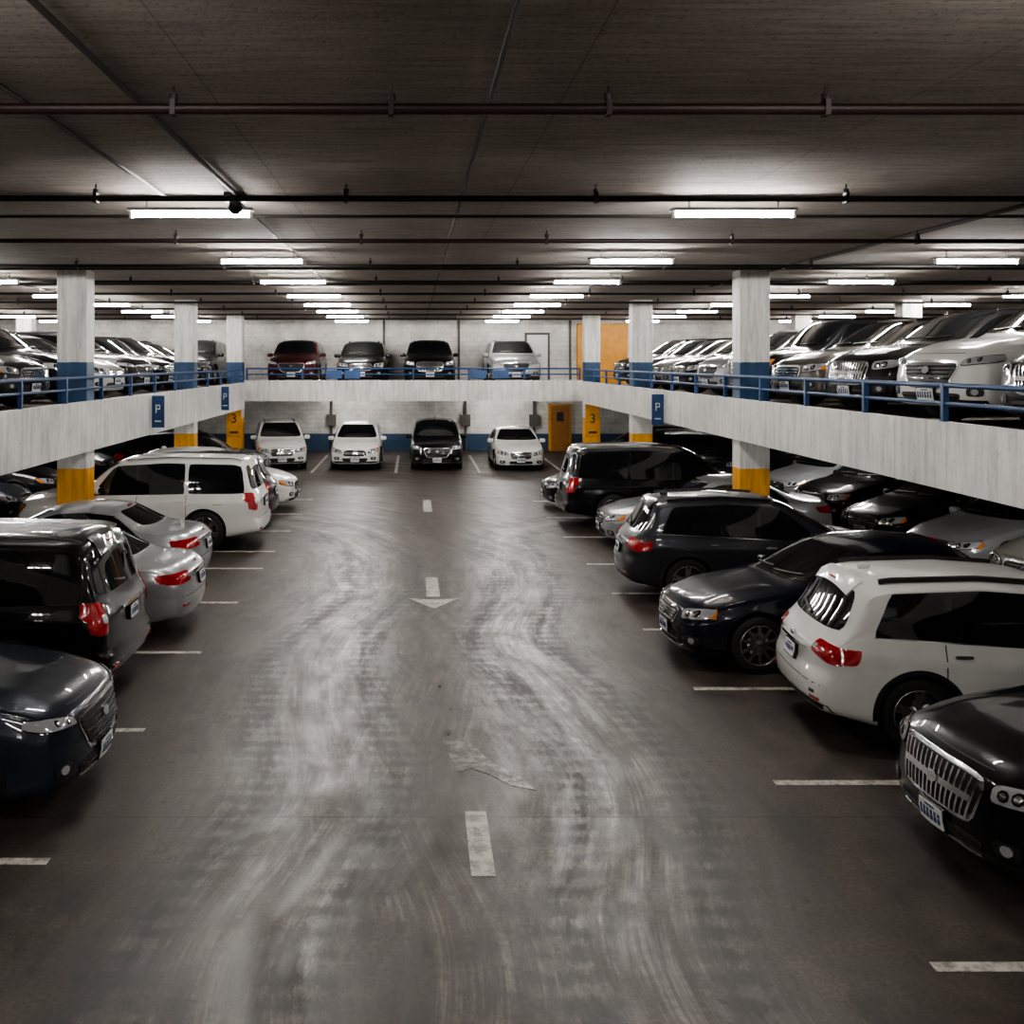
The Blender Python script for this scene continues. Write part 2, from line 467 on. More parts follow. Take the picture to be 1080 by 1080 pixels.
cross = dict(L=4.7, W=1.90, H=1.70, R=.365, wheels=(.95, 3.68),
 top=[(0, .80), (.10, .90), (.5, 1.01), (1.1, 1.09), (1.2, 1.12), (2.0, 1.58), (2.3, 1.66), (3.0, 1.70), (3.9, 1.66), (4.2, 1.60), (4.55, 1.12), (4.62, 1.04), (4.7, .96)],
 belt=[(0, .72), (.3, .86), (1.2, 1.0), (2.5, 1.03), (3.8, 1.09), (4.45, 1.10), (4.7, .92)],
 wid=[(0, .90), (.25, .96), (.8, 1), (3.8, 1), (4.4, .97), (4.7, .93)],
 bot=[(0, .25), (.5, .20), (4.1, .20), (4.7, .33)],
 nose=[(.2, .07), (.36, .0), (.6, .0), (.8, .04), (1.0, .13)], tail=[(.3, .06), (.45, 0), (.62, 0), (.75, .05), (1.1, .08)],
 wins=[(1.62, 2.50, 2.50, 2.16), (2.56, 3.36, 3.30, 2.56), (3.43, 4.10, 3.88, 3.38)], ndark=3,
 wind=(.78, .60, 1.14, 1.61), rglass=(.72, .57, 1.13, 1.53), doors=(1.42, 2.52, 3.42),
 grille=(.36, .40, .56, .76), nbars=3, heads=[(((.44, .64), (.84, .70), (.86, .85), (.48, .79)), 1)],
 low=(.42, .48, .34, .46), fog=(.66, .45), fplate=.42, rplate=.78,
 tails=[((.50, .90), (.90, .82), (.90, 1.00), (.52, 1.03))], stails=[((4.40, .85), (4.60, .84), (4.60, .98), (4.34, 1.0))],
 rchrome=.89, hatch=.60, rwiper=1, rails=(2.3, 3.95, .56), spoiler=4.08, mirror=1.72, fin=3.9, spokes=5)
cross2 = dict(cross); cross2.update(L=4.85, W=1.94, wheels=(.98, 3.82), H=1.74,
 top=[(0, .88), (.08, .98), (.5, 1.07), (1.15, 1.14), (1.25, 1.17), (2.0, 1.62), (2.3, 1.71), (3.1, 1.74), (4.1, 1.69), (4.35, 1.62), (4.68, 1.16), (4.77, 1.06), (4.85, .98)],
 belt=[(0, .80), (.3, .92), (1.2, 1.03), (2.5, 1.06), (3.9, 1.12), (4.6, 1.13), (4.85, .94)],
 wid=[(0, .92), (.25, .97), (.8, 1), (3.9, 1), (4.5, .97), (4.85, .93)], bot=[(0, .25), (.5, .21), (4.2, .21), (4.85, .33)],
 wins=[(1.66, 2.56, 2.56, 2.18), (2.62, 3.46, 3.42, 2.62), (3.53, 4.25, 4.05, 3.49)],
 wind=(.80, .62, 1.19, 1.66), rglass=(.74, .58, 1.18, 1.56), doors=(1.46, 2.58, 3.5),
 grille=(.42, .50, .52, .84), gstyle='v', nbars=15, heads=[(((.56, .71), (.88, .75), (.88, .90), (.56, .86)), 0)], badge=.68,
 low=(.5, .55, .33, .42), fog=(.72, .44), fplate=.40, rplate=.80, rails=(2.3, 4.1, .57), spoiler=4.22, mirror=1.76,
 tails=[((.60, .92), (.92, .86), (.92, 1.06), (.58, 1.06))], stails=[((4.52, .90), (4.74, .88), (4.74, 1.02), (4.46, 1.05))],
 rchrome=.93, railmat=CHR, spokes=10)
cross3 = dict(cross2); cross3.update(gstyle='h', nbars=5, bw=.007, grille=(.34, .50, .50, .80), gsur=CHR, bmat=GBK,
 heads=[(((.50, .75), (.88, .79), (.90, .91), (.54, .84)), 0)], spokes=5, beltchrome=True, badge=.70,
 tails=[((.46, .94), (.92, .90), (.92, 1.03), (.50, 1.00))])
sedan = dict(L=4.85, W=1.85, H=1.46, R=.335, wheels=(.93, 3.74), clad=False,
 top=[(0, .66), (.10, .75), (.5, .86), (1.15, .96), (1.28, .99), (2.15, 1.37), (2.45, 1.44), (2.9, 1.46), (3.4, 1.41), (4.05, 1.10), (4.25, 1.05), (4.7, 1.02), (4.8, .96), (4.85, .88)],
 belt=[(0, .60), (.3, .74), (1.2, .88), (2.5, .92), (3.8, .97), (4.6, .95), (4.85, .80)],
 wid=[(0, .88), (.25, .95), (.8, 1), (3.8, 1), (4.5, .96), (4.85, .90)], bot=[(0, .20), (.5, .17), (4.2, .17), (4.85, .28)],
 nose=[(.2, .05), (.36, .0), (.55, .0), (.75, .06), (1.0, .13)], tail=[(.3, .04), (.45, 0), (.62, 0), (.8, .03), (1.1, .08)],
 wins=[(1.62, 2.52, 2.52, 2.24), (2.58, 3.42, 3.28, 2.58), (3.48, 3.80, 3.40, 3.34)], ndark=3, wgap=.125, tum=.36,
 wind=(.77, .56, 1.02, 1.37), rglass=(.66, .54, 1.12, 1.36), doors=(1.42, 2.54, 3.44),
 grille=(.32, .38, .46, .64), nbars=3, heads=[(((.42, .53), (.82, .60), (.84, .75), (.46, .67)), 1)], badge=.58,
 low=(.42, .40, .26, .36), fog=(.66, .33), fplate=.40, rplate=.74,
 tails=[((.46, .78), (.86, .75), (.86, .90), (.48, .92))], stails=[((4.52, .78), (4.74, .77), (4.74, .89), (4.46, .90))],
 rchrome=.86, hatch=.58, mirror=1.72, spokes=5, fcurve=(.18, .18), rcurve=(.12, .14))
sedan2 = dict(sedan); sedan2.update(H=1.6,
 top=[(0, .74), (.10, .84), (.5, .95), (1.15, 1.05), (1.28, 1.08), (2.15, 1.50), (2.45, 1.57), (3.0, 1.60), (3.6, 1.55), (4.25, 1.18), (4.4, 1.13), (4.75, 1.08), (4.85, .94)],
 belt=[(0, .68), (.3, .82), (1.2, .96), (2.5, 1.0), (3.8, 1.05), (4.6, 1.03), (4.85, .86)], R=.36,
 wind=(.77, .56, 1.11, 1.50), rglass=(.66, .54, 1.2, 1.49), grille=(.26, .36, .52, .70), badge=.62, gsur=CHR, nbars=4,
 heads=[(((.44, .59), (.84, .67), (.86, .82), (.46, .74)), 1)], low=(.46, .42, .28, .40), fplate=.44, fog=(.68, .38), spokes=10)
tahoe = dict(L=5.15, W=2.03, H=1.92, R=.41, wheels=(.98, 3.98), clad=False, tum=.20,
 top=[(0, .98), (.06, 1.08), (.5, 1.14), (1.2, 1.19), (1.3, 1.23), (1.95, 1.76), (2.2, 1.87), (3.2, 1.92), (4.6, 1.89), (4.86, 1.82), (5.06, 1.22), (5.10, 1.12), (5.15, 1.02)],
 belt=[(0, .90), (.2, 1.02), (1.2, 1.12), (2.5, 1.14), (4.2, 1.16), (4.95, 1.16), (5.15, 1.0)],
 wid=[(0, .94), (.2, .98), (.8, 1), (4.3, 1), (4.95, .98), (5.15, .96)], bot=[(0, .32), (.5, .28), (4.5, .28), (5.15, .38)],
 nose=[(.3, .05), (.42, .0), (.6, .0), (.9, .03), (1.1, .08)], tail=[(.3, .04), (.45, 0), (.58, 0), (.66, .05), (1.2, .06)],
 wins=[(1.68, 2.55, 2.55, 2.10), (2.61, 3.55, 3.55, 2.61), (3.66, 4.80, 4.72, 3.66)], ndark=2, wgap=.14,
 wind=(.84, .70, 1.25, 1.80), rglass=(.82, .72, 1.24, 1.74), doors=(1.5, 2.58, 3.6),
 grille=(.50, .56, .66, .98), nbars=2, bw=.02, heads=[(((.64, .76), (.93, .76), (.93, .98), (.64, .98)), 1)], badge=.82,
 low=(.55, .58, .44, .52), fog=(.78, .50), fplate=.52, rplate=.92, beltchrome=False,
 tails=[((.80, .84), (.97, .84), (.96, 1.20), (.82, 1.20))], stails=[((5.02, .86), (5.14, .86), (5.10, 1.18), (4.98, 1.18))],
 rchrome=1.03, hatch=.66, rwiper=1, rails=(2.3, 4.7, .66), spoiler=4.70, mirror=1.80, mz=.13, spokes=6, fcurve=(.10, .10), rcurve=(.04, .06), railmat=CHR, hmat=PAINT)
hatch = dict(cross); hatch.update(L=4.5, W=1.86, wheels=(.9, 3.52), grille=(.40, .34, .56, .70), nbars=2, gsur=GBK,
 top=[(0, .74), (.10, .84), (.5, .97), (1.05, 1.06), (1.15, 1.09), (1.95, 1.52), (2.25, 1.60), (2.8, 1.63), (3.6, 1.59), (3.95, 1.51), (4.32, 1.08), (4.42, 1.0), (4.5, .90)],
 belt=[(0, .68), (.3, .82), (1.2, .97), (2.5, 1.0), (3.6, 1.08), (4.25, 1.08), (4.5, .88)],
 wid=[(0, .90), (.25, .96), (.8, 1), (3.6, 1), (4.2, .97), (4.5, .92)], bot=[(0, .24), (.5, .20), (4.0, .20), (4.5, .33)],
 wins=[(1.56, 2.40, 2.40, 2.10), (2.46, 3.20, 3.14, 2.46), (3.27, 3.80, 3.50, 3.22)], wind=(.76, .58, 1.11, 1.54), rglass=(.68, .54, 1.12, 1.46),
 doors=(1.36, 2.43, 3.25), heads=[(((.44, .61), (.82, .67), (.85, .83), (.50, .75)), 1)], spoiler=3.82, rails=None, mirror=1.64, fin=3.6,
 tails=[((.50, .84), (.88, .82), (.88, .97), (.54, .99))], stails=[((4.18, .86), (4.38, .84), (4.38, .94), (4.12, .98))])
MESH = {k: make_car('body_'+k, v) for k, v in dict(cross=cross, cross2=cross2, cross3=cross3, sedan=sedan, sedan2=sedan2, tahoe=tahoe, hatch=hatch).items()}
NAMES = dict(cross='crossover_suv', cross2='crossover_suv', cross3='crossover_suv', sedan='sedan_car', sedan2='sedan_car', tahoe='large_suv', hatch='hatchback_car')

def car(kind, color, x, y, ang, z=0.0, sc=1.0):
    o = bpy.data.objects.new(NAMES[kind], MESH[kind]); COL.objects.link(o)
    o.location = (x, y, z); o.rotation_euler = (0, 0, math.radians(ang)); o.scale = (sc,)*3
    o.material_slots[0].link = 'OBJECT'; o.material_slots[0].material = PA[color]
    return o
def rcar(kind, color, xedge, y, face, side, z=0., jit=0., sc=1.):
    L = MESH[kind]['L']*sc; x = side*(abs(xedge)+L/2)
    a = (180 if side > 0 else 0) if face == 'in' else (0 if side > 0 else 180)
    return car(kind, color, x, y, a+jit, z, sc)

# lower right row
rcar('cross2', 'black', 4.05, 7.95, 'in', 1, jit=3)
rcar('cross', 'white', 4.10, 10.85, 'out', 1, jit=-4)
rcar('sedan2', 'navy', 3.35, 13.5, 'in', 1, jit=3)
rcar('cross', 'grey', 3.45, 17.0, 'out', 1, jit=-3)
rcar('sedan', 'silver', 4.0, 21.7, 'in', 1)
rcar('tahoe', 'black', 3.5, 24.4, 'out', 1)
rcar('sedan', 'black', 3.5, 27.2, 'in', 1)
rcar('cross2', 'black', 5.6, 32.2, 'in', 1)
rcar('cross', 'charcoal', 5.8, 35.0, 'in', 1)
# lower left row
rcar('cross3', 'bluegrey', 2.85, 9.25, 'in', -1)
rcar('tahoe', 'black', 3.35, 12.15, 'out', -1)
rcar('sedan', 'silver', 3.15, 14.95, 'out', -1)
rcar('sedan', 'silver', 3.6, 17.7, 'out', -1)
rcar('tahoe', 'white', 3.15, 21.7, 'out', -1)
rcar('cross', 'black', 3.3, 24.4, 'out', -1)
rcar('hatch', 'white', 3.1, 27.0, 'in', -1)
rcar('cross2', 'black', 4.6, 32.0, 'in', -1)
car('cross', 'white', -5.1, 38.3, -80)
# back lower cars (facing camera)
car('hatch', 'white', -2.1, 38.25, -90)
car('cross3', 'black', .85, 38.35, -90)
car('sedan', 'white', 3.85, 38.3, -90)
# second rows under the decks
cols2 = ['silver', 'beige', 'silver', 'charcoal', 'black', 'silver', 'grey']
for i, yy in enumerate((13.6, 16.4, 19.2, 22.0, 24.8, 27.6, 32.4)):
    car(['sedan', 'cross', 'sedan', 'sedan', 'cross', 'hatch', 'cross'][i], cols2[i], 11.7, yy, 180+20)
for i, yy in enumerate((16.3, 19.0, 21.8, 24.6, 27.3, 32.2)):
    car(['sedan', 'cross', 'sedan2', 'sedan', 'cross', 'hatch'][i], ['charcoal', 'black', 'black', 'bluegrey', 'charcoal', 'black'][i], -11.9, yy, 0)
# upper deck
DZ = 3.0
ur = [('cross2', 'black'), ('cross3', 'white'), ('cross2', 'charcoal'), ('cross', 'bronze'), ('tahoe', 'charcoal'), ('cross3', 'silver'), ('cross', 'black'), ('hatch', 'beige'), ('cross', 'grey'), ('cross2', 'charcoal')]
for i, (k, c) in enumerate(ur):
    rcar(k, c, 7.3, 12.15+2.7*i, 'in', 1, DZ, 10, (1.03, 1.12, 1.06, 1.06)[i] if i < 4 else 1)
ul = [('tahoe', 'charcoal'), ('cross', 'charcoal'), ('cross2', 'black'), ('sedan2', 'white'), ('cross3', 'black'), ('cross', 'black'), ('cross2', 'charcoal'), ('hatch', 'black')]
for i, (k, c) in enumerate(ul):
    rcar(k, c, 7.3, 17.2+2.7*i, 'in', -1, DZ, -10)
for i in range(4):
    car(['cross', 'tahoe', 'cross3', 'sedan'][i], ['black', 'charcoal', 'grey', 'black'][i], 17.9, 14.5+5.4*i, 180, DZ)
for x, k, c in ((-4.75, 'cross3', 'red'), (-2.05, 'cross', 'black'), (.65, 'cross2', 'black'), (4.0, 'cross3', 'silver'), (-8.9, 'cross2', 'charcoal'), (-11.9, 'cross', 'black')):
    car(k, c, x, 41.6, -90, DZ, 1.06)

# ------------------------------------------------------------------ room materials
def floor_mat():
    n = NT('worn_concrete_floor'); p, x, y, z = n.pos()
    big = n.noise(p, .35, 4, .6); mid = n.noise(p, 2.2, 7, .7); fine = n.noise(p, 26, 5, .75)
    base = n.ramp(big, [(.30, (.030, .021, .016)), (.55, (.052, .038, .029)), (.75, (.076, .058, .046))])
    base = n.mix(1.0, base, n.ramp(mid, [(.32, .50), (.55, 1.0), (.75, 1.8)]), 'MULTIPLY')
    base = n.mix(1.0, base, n.ramp(fine, [(.32, .35), (.68, 1.6)]), 'MULTIPLY')
    q = n.math('MAXIMUM', n.math('SUBTRACT', y, 19.5), 0.0); q2 = n.math('MULTIPLY', q, q)
    warp = n.math('MULTIPLY', n.math('SUBTRACT', n.noise(n.comb(n.math('MULTIPLY', x, .10), n.math('MULTIPLY', y, .13), 4.), 1.0, 1), .5), 3.0)
    def arc(cx, sgn, w=1.0):
        dx = n.math('SUBTRACT', x, cx); r = n.math('SQRT', n.math('ADD', n.math('MULTIPLY', dx, dx), q2))
        return n.math('ADD', n.math('ADD', n.math('MULTIPLY', r, float(sgn)), float(cx)), n.math('MULTIPLY', warp, w))
    def gauss(v, c0, wd):
        g = n.math('DIVIDE', n.math('SUBTRACT', v, c0), wd)
        return n.math('EXPONENT', n.math('MULTIPLY', n.math('MULTIPLY', g, g), -1.0))
    L_, R_ = arc(-6.5, 1), arc(7.8, -1)
    tot = None
    for xi, c0, wd, seed in ((L_, -1.0, .65, 0.), (R_, 1.6, .75, 31.7), (arc(-9.0, 1, -1.0), .2, .9, 77.)):
        sv = n.comb(n.math('ADD', n.math('MULTIPLY', xi, 5.0), seed), n.math('MULTIPLY', y, .25), n.math('MULTIPLY', q, .1))
        st = n.ramp(n.noise(sv, 1.0, 6, .68), [(.44, 0.), (.54, .45), (.66, 1.)])
        sv2 = n.comb(n.math('ADD', n.math('MULTIPLY', xi, 34.0), seed), n.math('MULTIPLY', y, .8))
        st = n.math('MULTIPLY', st, n.ramp(n.noise(sv2, 1.0, 4, .7), [(.40, .30), (.58, 1.)]))
        st = n.math('MULTIPLY', st, gauss(xi, c0, wd))
        tot = st if tot is None else n.math('MAXIMUM', tot, st)
    patchy = n.ramp(n.noise(p, 1.3, 7, .75), [(.42, .10), (.56, 1.)])
    tot = n.math('MULTIPLY', tot, patchy, clamp=True)
    base = n.mix(n.math('MULTIPLY', tot, .8), base, (.30, .275, .25))
    lane = gauss(x, .3, 2.7)
    # rubber: broad dark drive bands with tread breakup
    def trd(v, s_): return n.math('ADD', n.math('MULTIPLY', n.math('SINE', n.math('MULTIPLY', y, 24.0)), .06), n.noise(n.comb(n.math('MULTIPLY', v, 5.), n.math('MULTIPLY', y, 1.3), s_), 1.0, 6, .75))
    d1 = n.math('MULTIPLY', n.ramp(trd(L_, 3.), [(.42, 0.), (.52, 1.)]), n.math('ADD', gauss(L_, -1.55, .26), gauss(L_, -.40, .24)), clamp=True)
    d2 = n.math('MULTIPLY', n.ramp(trd(R_, 8.), [(.42, 0.), (.52, 1.)]), n.math('ADD', gauss(R_, 1.15, .30), gauss(R_, 2.25, .26)), clamp=True)
    dk = n.math('MAXIMUM', d1, d2)
    base = n.mix(n.math('MULTIPLY', dk, .88), base, (.012, .010, .009))
    gr = n.noise(n.comb(n.math('MULTIPLY', x, 1.5), n.math('MULTIPLY', y, .8), 5.), 1.0, 8, .75)
    base = n.mix(n.ramp(gr, [(.52, 0.), (.60, .75)]), base, (.016, .012, .010))
    vo = n.t.nodes.new('ShaderNodeTexVoronoi'); n.put(vo.inputs['Vector'], p); vo.inputs['Scale'].default_value = 2.3
    spot = n.ramp(n.math('ADD', vo.outputs['Distance'], n.math('MULTIPLY', n.noise(p, 9, 2), .12)), [(.10, 1.), (.15, 0.)])
    base = n.mix(n.math('MULTIPLY', spot, .9), base, (.008, .006, .006))
    for jy in (8.62, 16.3, 24.0, 31.7):
        j = n.math('LESS_THAN', n.math('ABSOLUTE', n.math('SUBTRACT', y, jy)), .012)
        base = n.mix(n.math('MULTIPLY', j, .8), base, (.006, .005, .005))
    # polish of the driven lane: streaky, patchy gloss
    gl = n.ramp(n.noise(n.comb(n.math('MULTIPLY', L_, 3.2), n.math('MULTIPLY', y, .55), 2.), 1.0, 8, .78), [(.40, 0.), (.60, 1.)])
    rough = n.math('SUBTRACT', .50, n.math('MULTIPLY', n.math('MULTIPLY', gl, lane), .24))
    rough = n.math('ADD', rough, n.math('MULTIPLY', n.ramp(mid, [(.35, 0.), (.65, 1.)]), .10))
    rough = n.math('ADD', rough, n.math('MULTIPLY', dk, .06))
    n.bump(n.math('ADD', fine, n.math('MULTIPLY', mid, 1.4)), .30, .0045)
    return n.set(Base_Color=base, Roughness=rough, Specular_IOR_Level=.62)
def ceil_mat():
    n = NT('board_formed_concrete_ceiling'); p, x, y, z = n.pos()
    b = n.ramp(n.noise(p, .5, 5, .65), [(.3, (.36, .31, .27)), (.7, (.56, .50, .45))])
    st = n.noise(n.comb(n.math('MULTIPLY', x, 1.2), n.math('MULTIPLY', y, 16.)), 1.0, 5, .75)
    b = n.mix(1.0, b, n.ramp(st, [(.3, .62), (.62, 1.12)]), 'MULTIPLY')
    sp = n.noise(p, 24, 4, .7)
    b = n.mix(1.0, b, n.ramp(sp, [(.32, .45), (.45, 1.0)]), 'MULTIPLY')
    fx = n.math('LESS_THAN', n.math('FRACT', n.math('DIVIDE', n.math('ADD', x, 50.2), 2.44)), .005)
    fy = n.math('LESS_THAN', n.math('FRACT', n.math('DIVIDE', y, 1.22)), .010)
    b = n.mix(n.math('MULTIPLY', n.math('MAXIMUM', fx, fy), .45), b, (.09, .075, .065))
    n.bump(n.math('ADD', st, sp), .35, .01)
    return n.set(Base_Color=b, Roughness=.8)
def wall_mat(name='painted_block_wall', band=True, col=(.70, .68, .65)):
    n = NT(name); p, x, y, z = n.pos()
    br = n.t.nodes.new('ShaderNodeTexBrick'); n.put(br.inputs['Vector'], n.comb(n.math('ADD', x, y), z))
    br.inputs['Scale'].default_value = 1.0; br.inputs['Brick Width'].default_value = .4; br.inputs['Row Height'].default_value = .2
    br.inputs['Mortar Size'].default_value = .006
    for i, c in ((1, (1, 1, 1, 1)), (2, (.93, .93, .93, 1)), (3, (.66, .64, .62, 1))): br.inputs[i].default_value = c
    b = n.mix(1.0, col, br.outputs[0], 'MULTIPLY')
    b = n.mix(1.0, b, n.ramp(n.noise(p, 1.1, 6, .7), [(.3, .55), (.62, 1.)]), 'MULTIPLY')
    if band:
        b = n.mix(n.math('LESS_THAN', z, .75), b, (.02, .05, .10))
    return n.set(Base_Color=b, Roughness=.6)
def dirty(n, p, x, y, z, b, lo=.62):
    run = n.noise(n.comb(n.math('MULTIPLY', n.math('ADD', x, y), 5.0), n.math('MULTIPLY', n.math('SUBTRACT', x, y), 5.0), n.math('MULTIPLY', z, .7)), 1.0, 6, .75)
    b = n.mix(1.0, b, n.ramp(run, [(.34, lo), (.56, 1.)]), 'MULTIPLY')
    sc = n.noise(p, 13, 5, .75)
    return n.mix(n.ramp(sc, [(.60, 0.), (.68, .55)]), b, (.20, .18, .16))
def column_mat():
    n = NT('column_paint'); p, x, y, z = n.pos()
    zz = n.math('ADD', z, n.math('MULTIPLY', n.math('SUBTRACT', n.noise(p, 6, 3), .5), .03))
    b = n.mix(n.math('LESS_THAN', zz, 1.78), (.76, .75, .72), (.78, .36, .010))
    up = n.math('MULTIPLY', n.math('GREATER_THAN', z, 2.7), n.math('LESS_THAN', zz, 3.9))
    b = n.mix(up, b, (.012, .058, .14))
    b = dirty(n, p, x, y, z, b, .60)
    return n.set(Base_Color=b, Roughness=.5)
def parapet_mat():
    n = NT('painted_concrete_parapet'); p, x, y, z = n.pos()
    b = dirty(n, p, x, y, z, (.78, .76, .73), .66)
    b = n.mix(1.0, b, n.ramp(n.noise(p, .9, 5, .7), [(.3, .75), (.6, 1.)]), 'MULTIPLY')
    return n.set(Base_Color=b, Roughness=.55)
M_FLOOR = floor_mat(); M_CEIL = ceil_mat(); M_WALL = wall_mat(); M_WALL2 = wall_mat('side_wall', True, (.45, .43, .40))
M_COLM = column_mat()
M_SPAN = parapet_mat()
M_DECK = simple('deck_concrete', (.14, .12, .10), .6, noisy=.4)
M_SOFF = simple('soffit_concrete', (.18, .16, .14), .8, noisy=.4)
M_BLUE = simple('blue_paint', (.010, .055, .17), .4, noisy=.25)
M_YEL = simple('yellow_paint', (.66, .28, .008), .5, noisy=.35)
M_ORD = simple('orange_door_paint', (.34, .14, .02), .5, noisy=.3)
M_PIPE = simple('pipe_dark_red', (.026, .010, .008), .5, noisy=.4)
M_PIPB = simple('pipe_black', (.014, .013, .012), .5, noisy=.4)
M_GAL = simple('galvanised_conduit', (.10, .09, .085), .5, .3, noisy=.3)
M_WHT = simple('white_enamel', (.7, .7, .7), .4)
M_TUBE = simple('fluorescent_tube', (1, 1, 1), .4, emis=(1.0, .97, .925), es=245)
n = NT('worn_white_road_paint'); p, x, y, z = n.pos()
f = n.ramp(n.noise(p, 7, 7, .75), [(.44, 0.), (.60, 1.)])
M_LINE = n.set(Base_Color=n.mix(n.math('MULTIPLY', f, .8), (.60, .57, .52), (.14, .12, .10)), Roughness=.5)
n = NT('faded_road_paint'); p, x, y, z = n.pos()
f = n.ramp(n.noise(p, 5, 7, .78), [(.42, 0.), (.54, 1.)])
M_FADE = n.set(Base_Color=n.mix(n.math('ADD', n.math('MULTIPLY', f, .65), .33), (.36, .33, .30), (.045, .034, .027)), Roughness=.42)

# ------------------------------------------------------------------ geometry helpers
def obj(name, verts, faces, mats, mi=None, parent=None, smooth=False):
    me = bpy.data.meshes.new(name); me.from_pydata([tuple(v) for v in verts], [], faces)
    for m in (mats if isinstance(mats, list) else [mats]): me.materials.append(m)
    if mi: me.polygons.foreach_set('material_index', mi)
    if smooth: me.polygons.foreach_set('use_smooth', [True]*len(me.polygons))
    o = bpy.data.objects.new(name, me); COL.objects.link(o)
    if parent: o.parent = parent
    return o
class B:
    def __init__(s): s.v = []; s.f = []; s.m = []
    def box(s, x0, x1, y0, y1, z0, z1, m=0):
        b = len(s.v)
        s.v += [(x0, y0, z0), (x1, y0, z0), (x1, y1, z0), (x0, y1, z0), (x0, y0, z1), (x1, y0, z1), (x1, y1, z1), (x0, y1, z1)]
        for f in ((0, 3, 2, 1), (4, 5, 6, 7), (0, 1, 5, 4), (1, 2, 6, 5), (2, 3, 7, 6), (3, 0, 4, 7)): s.f.append(tuple(b+i for i in f)); s.m.append(m)
    def cyl(s, a, c, r, m=0, n=12):
        a = Vector(a); c = Vector(c); d = (c-a).normalized()
        u = d.orthogonal().normalized(); w = d.cross(u); b = len(s.v)
        for p in (a, c):
            for i in range(n):
                t = 2*math.pi*i/n; s.v.append(tuple(p+u*r*math.cos(t)+w*r*math.sin(t)))
        for i in range(n): s.f.append((b+i, b+(i+1) % n, b+n+(i+1) % n, b+n+i)); s.m.append(m)
        s.f.append(tuple(b+i for i in range(n))[::-1]); s.m.append(m); s.f.append(tuple(b+n+i for i in range(n))); s.m.append(m)
    def poly(s, pts, z0, z1, m=0):
        b = len(s.v); k = len(pts)
        s.v += [(x, y, z0) for x, y in pts]+[(x, y, z1) for x, y in pts]
        s.f.append(tuple(b+i for i in range(k))[::-1]); s.f.append(tuple(b+k+i for i in range(k))); s.m += [m, m]
        for i in range(k): s.f.append((b+i, b+(i+1) % k, b+k+(i+1) % k, b+k+i)); s.m.append(m)
    def make(s, name, mats, parent=None): return obj(name, s.v, s.f, mats, s.m, parent)

XL, XR, Y0, Y1, ZC = -19., 21., -9., 44.3, 5.75
def box(name, *a, mat): b = B(); b.box(*a); return b.make(name, mat)
box('floor', XL-.2, XR+.2, Y0-.2, Y1+.2, -.2, 0, mat=M_FLOOR)
box('ceiling', XL-.2, XR+.2, Y0-.2, Y1+.2, ZC, ZC+.25, mat=M_CEIL)
box('wall_back', XL-.2, XR+.2, Y1, Y1+.2, 0, ZC, mat=M_WALL)
box('wall_front', XL-.2, XR+.2, Y0-.2, Y0, 0, ZC, mat=M_WALL2)
box('wall_left', XL-.2, XL, Y0, Y1, 0, ZC, mat=M_WALL2)
box('wall_right', XR, XR+.2, Y0, Y1, 0, ZC, mat=M_WALL2)
b = B()
b.box(XL, -6.5, Y0, Y1, 2.72, DZ, 0); b.box(6.5, XR, Y0, Y1, 2.72, DZ, 0); b.box(-6.5, 6.5, 38.1, Y1, 2.72, DZ, 0)
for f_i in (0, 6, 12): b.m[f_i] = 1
b.make('upper_parking_deck', [M_DECK, M_SOFF])
b = B(); b.box(-6.5, -6.4, Y0, 38.1, 2.14, 3.13); b.make('parapet_wall', M_SPAN)
b = B(); b.box(6.4, 6.5, Y0, 38.1, 2.36, 3.18); b.make('parapet_wall', M_SPAN)
b = B(); b.box(-6.4, 6.4, 38.0, 38.1, 2.43, 3.22); b.make('parapet_wall', M_SPAN)
for by in (20.05, 29.85, 10.2):
    for x0, x1 in ((XL, -6.5), (6.5, XR)):
        box('concrete_beam', x0, x1, by, by+.4, 2.45, 2.72, mat=M_SOFF)
def column(x0, x1, y0, y1):
    b = B(); b.box(x0, x1, y0, y1, 0, ZC); o = b.make('concrete_column', M_COLM)
    md = o.modifiers.new('bev', 'BEVEL'); md.width = .02; md.segments = 2
    return o
for cy in (20.0, 29.8, 38.15, .4, -6):
    column(-7.1, -6.5, cy, cy+.5); column(6.5, 7.1, cy, cy+.5)
for cy in (10.2, 20.0, 29.8, 38.15):
    column(-15.1, -14.5, cy, cy+.5); column(14.5, 15.1, cy, cy+.5)
def railing(p0, p1, zt, base):
    b = B(); p0 = Vector(p0); p1 = Vector(p1); L = (p1-p0).length; d = (p1-p0)/L
    for z, r in ((zt, .032), (zt-.22, .024)):
        b.cyl((p0.x, p0.y, z), (p1.x, p1.y, z), r)
    k = max(1, round(L/2.1))
    for i in range(k+1):
        q = p0+d*(L*i/k); b.box(q.x-.035, q.x+.035, q.y-.035, q.y+.035, base, zt+.02)
    return b.make('guard_railing', M_BLUE)
railing((-6.45, 1.5, 0), (-6.45, 37.9, 0), 3.60, 3.13)
railing((6.45, 1.5, 0), (6.45, 37.9, 0), 3.62, 3.18)
railing((-6.3, 38.05, 0), (6.3, 38.05, 0), 3.66, 3.22)
for x in (-3.0, -2.3, 2.45, 3.3):
    box('rail_sign', x-.3, x+.3, 37.95, 37.985, 3.28, 3.60, mat=M_BLUE)
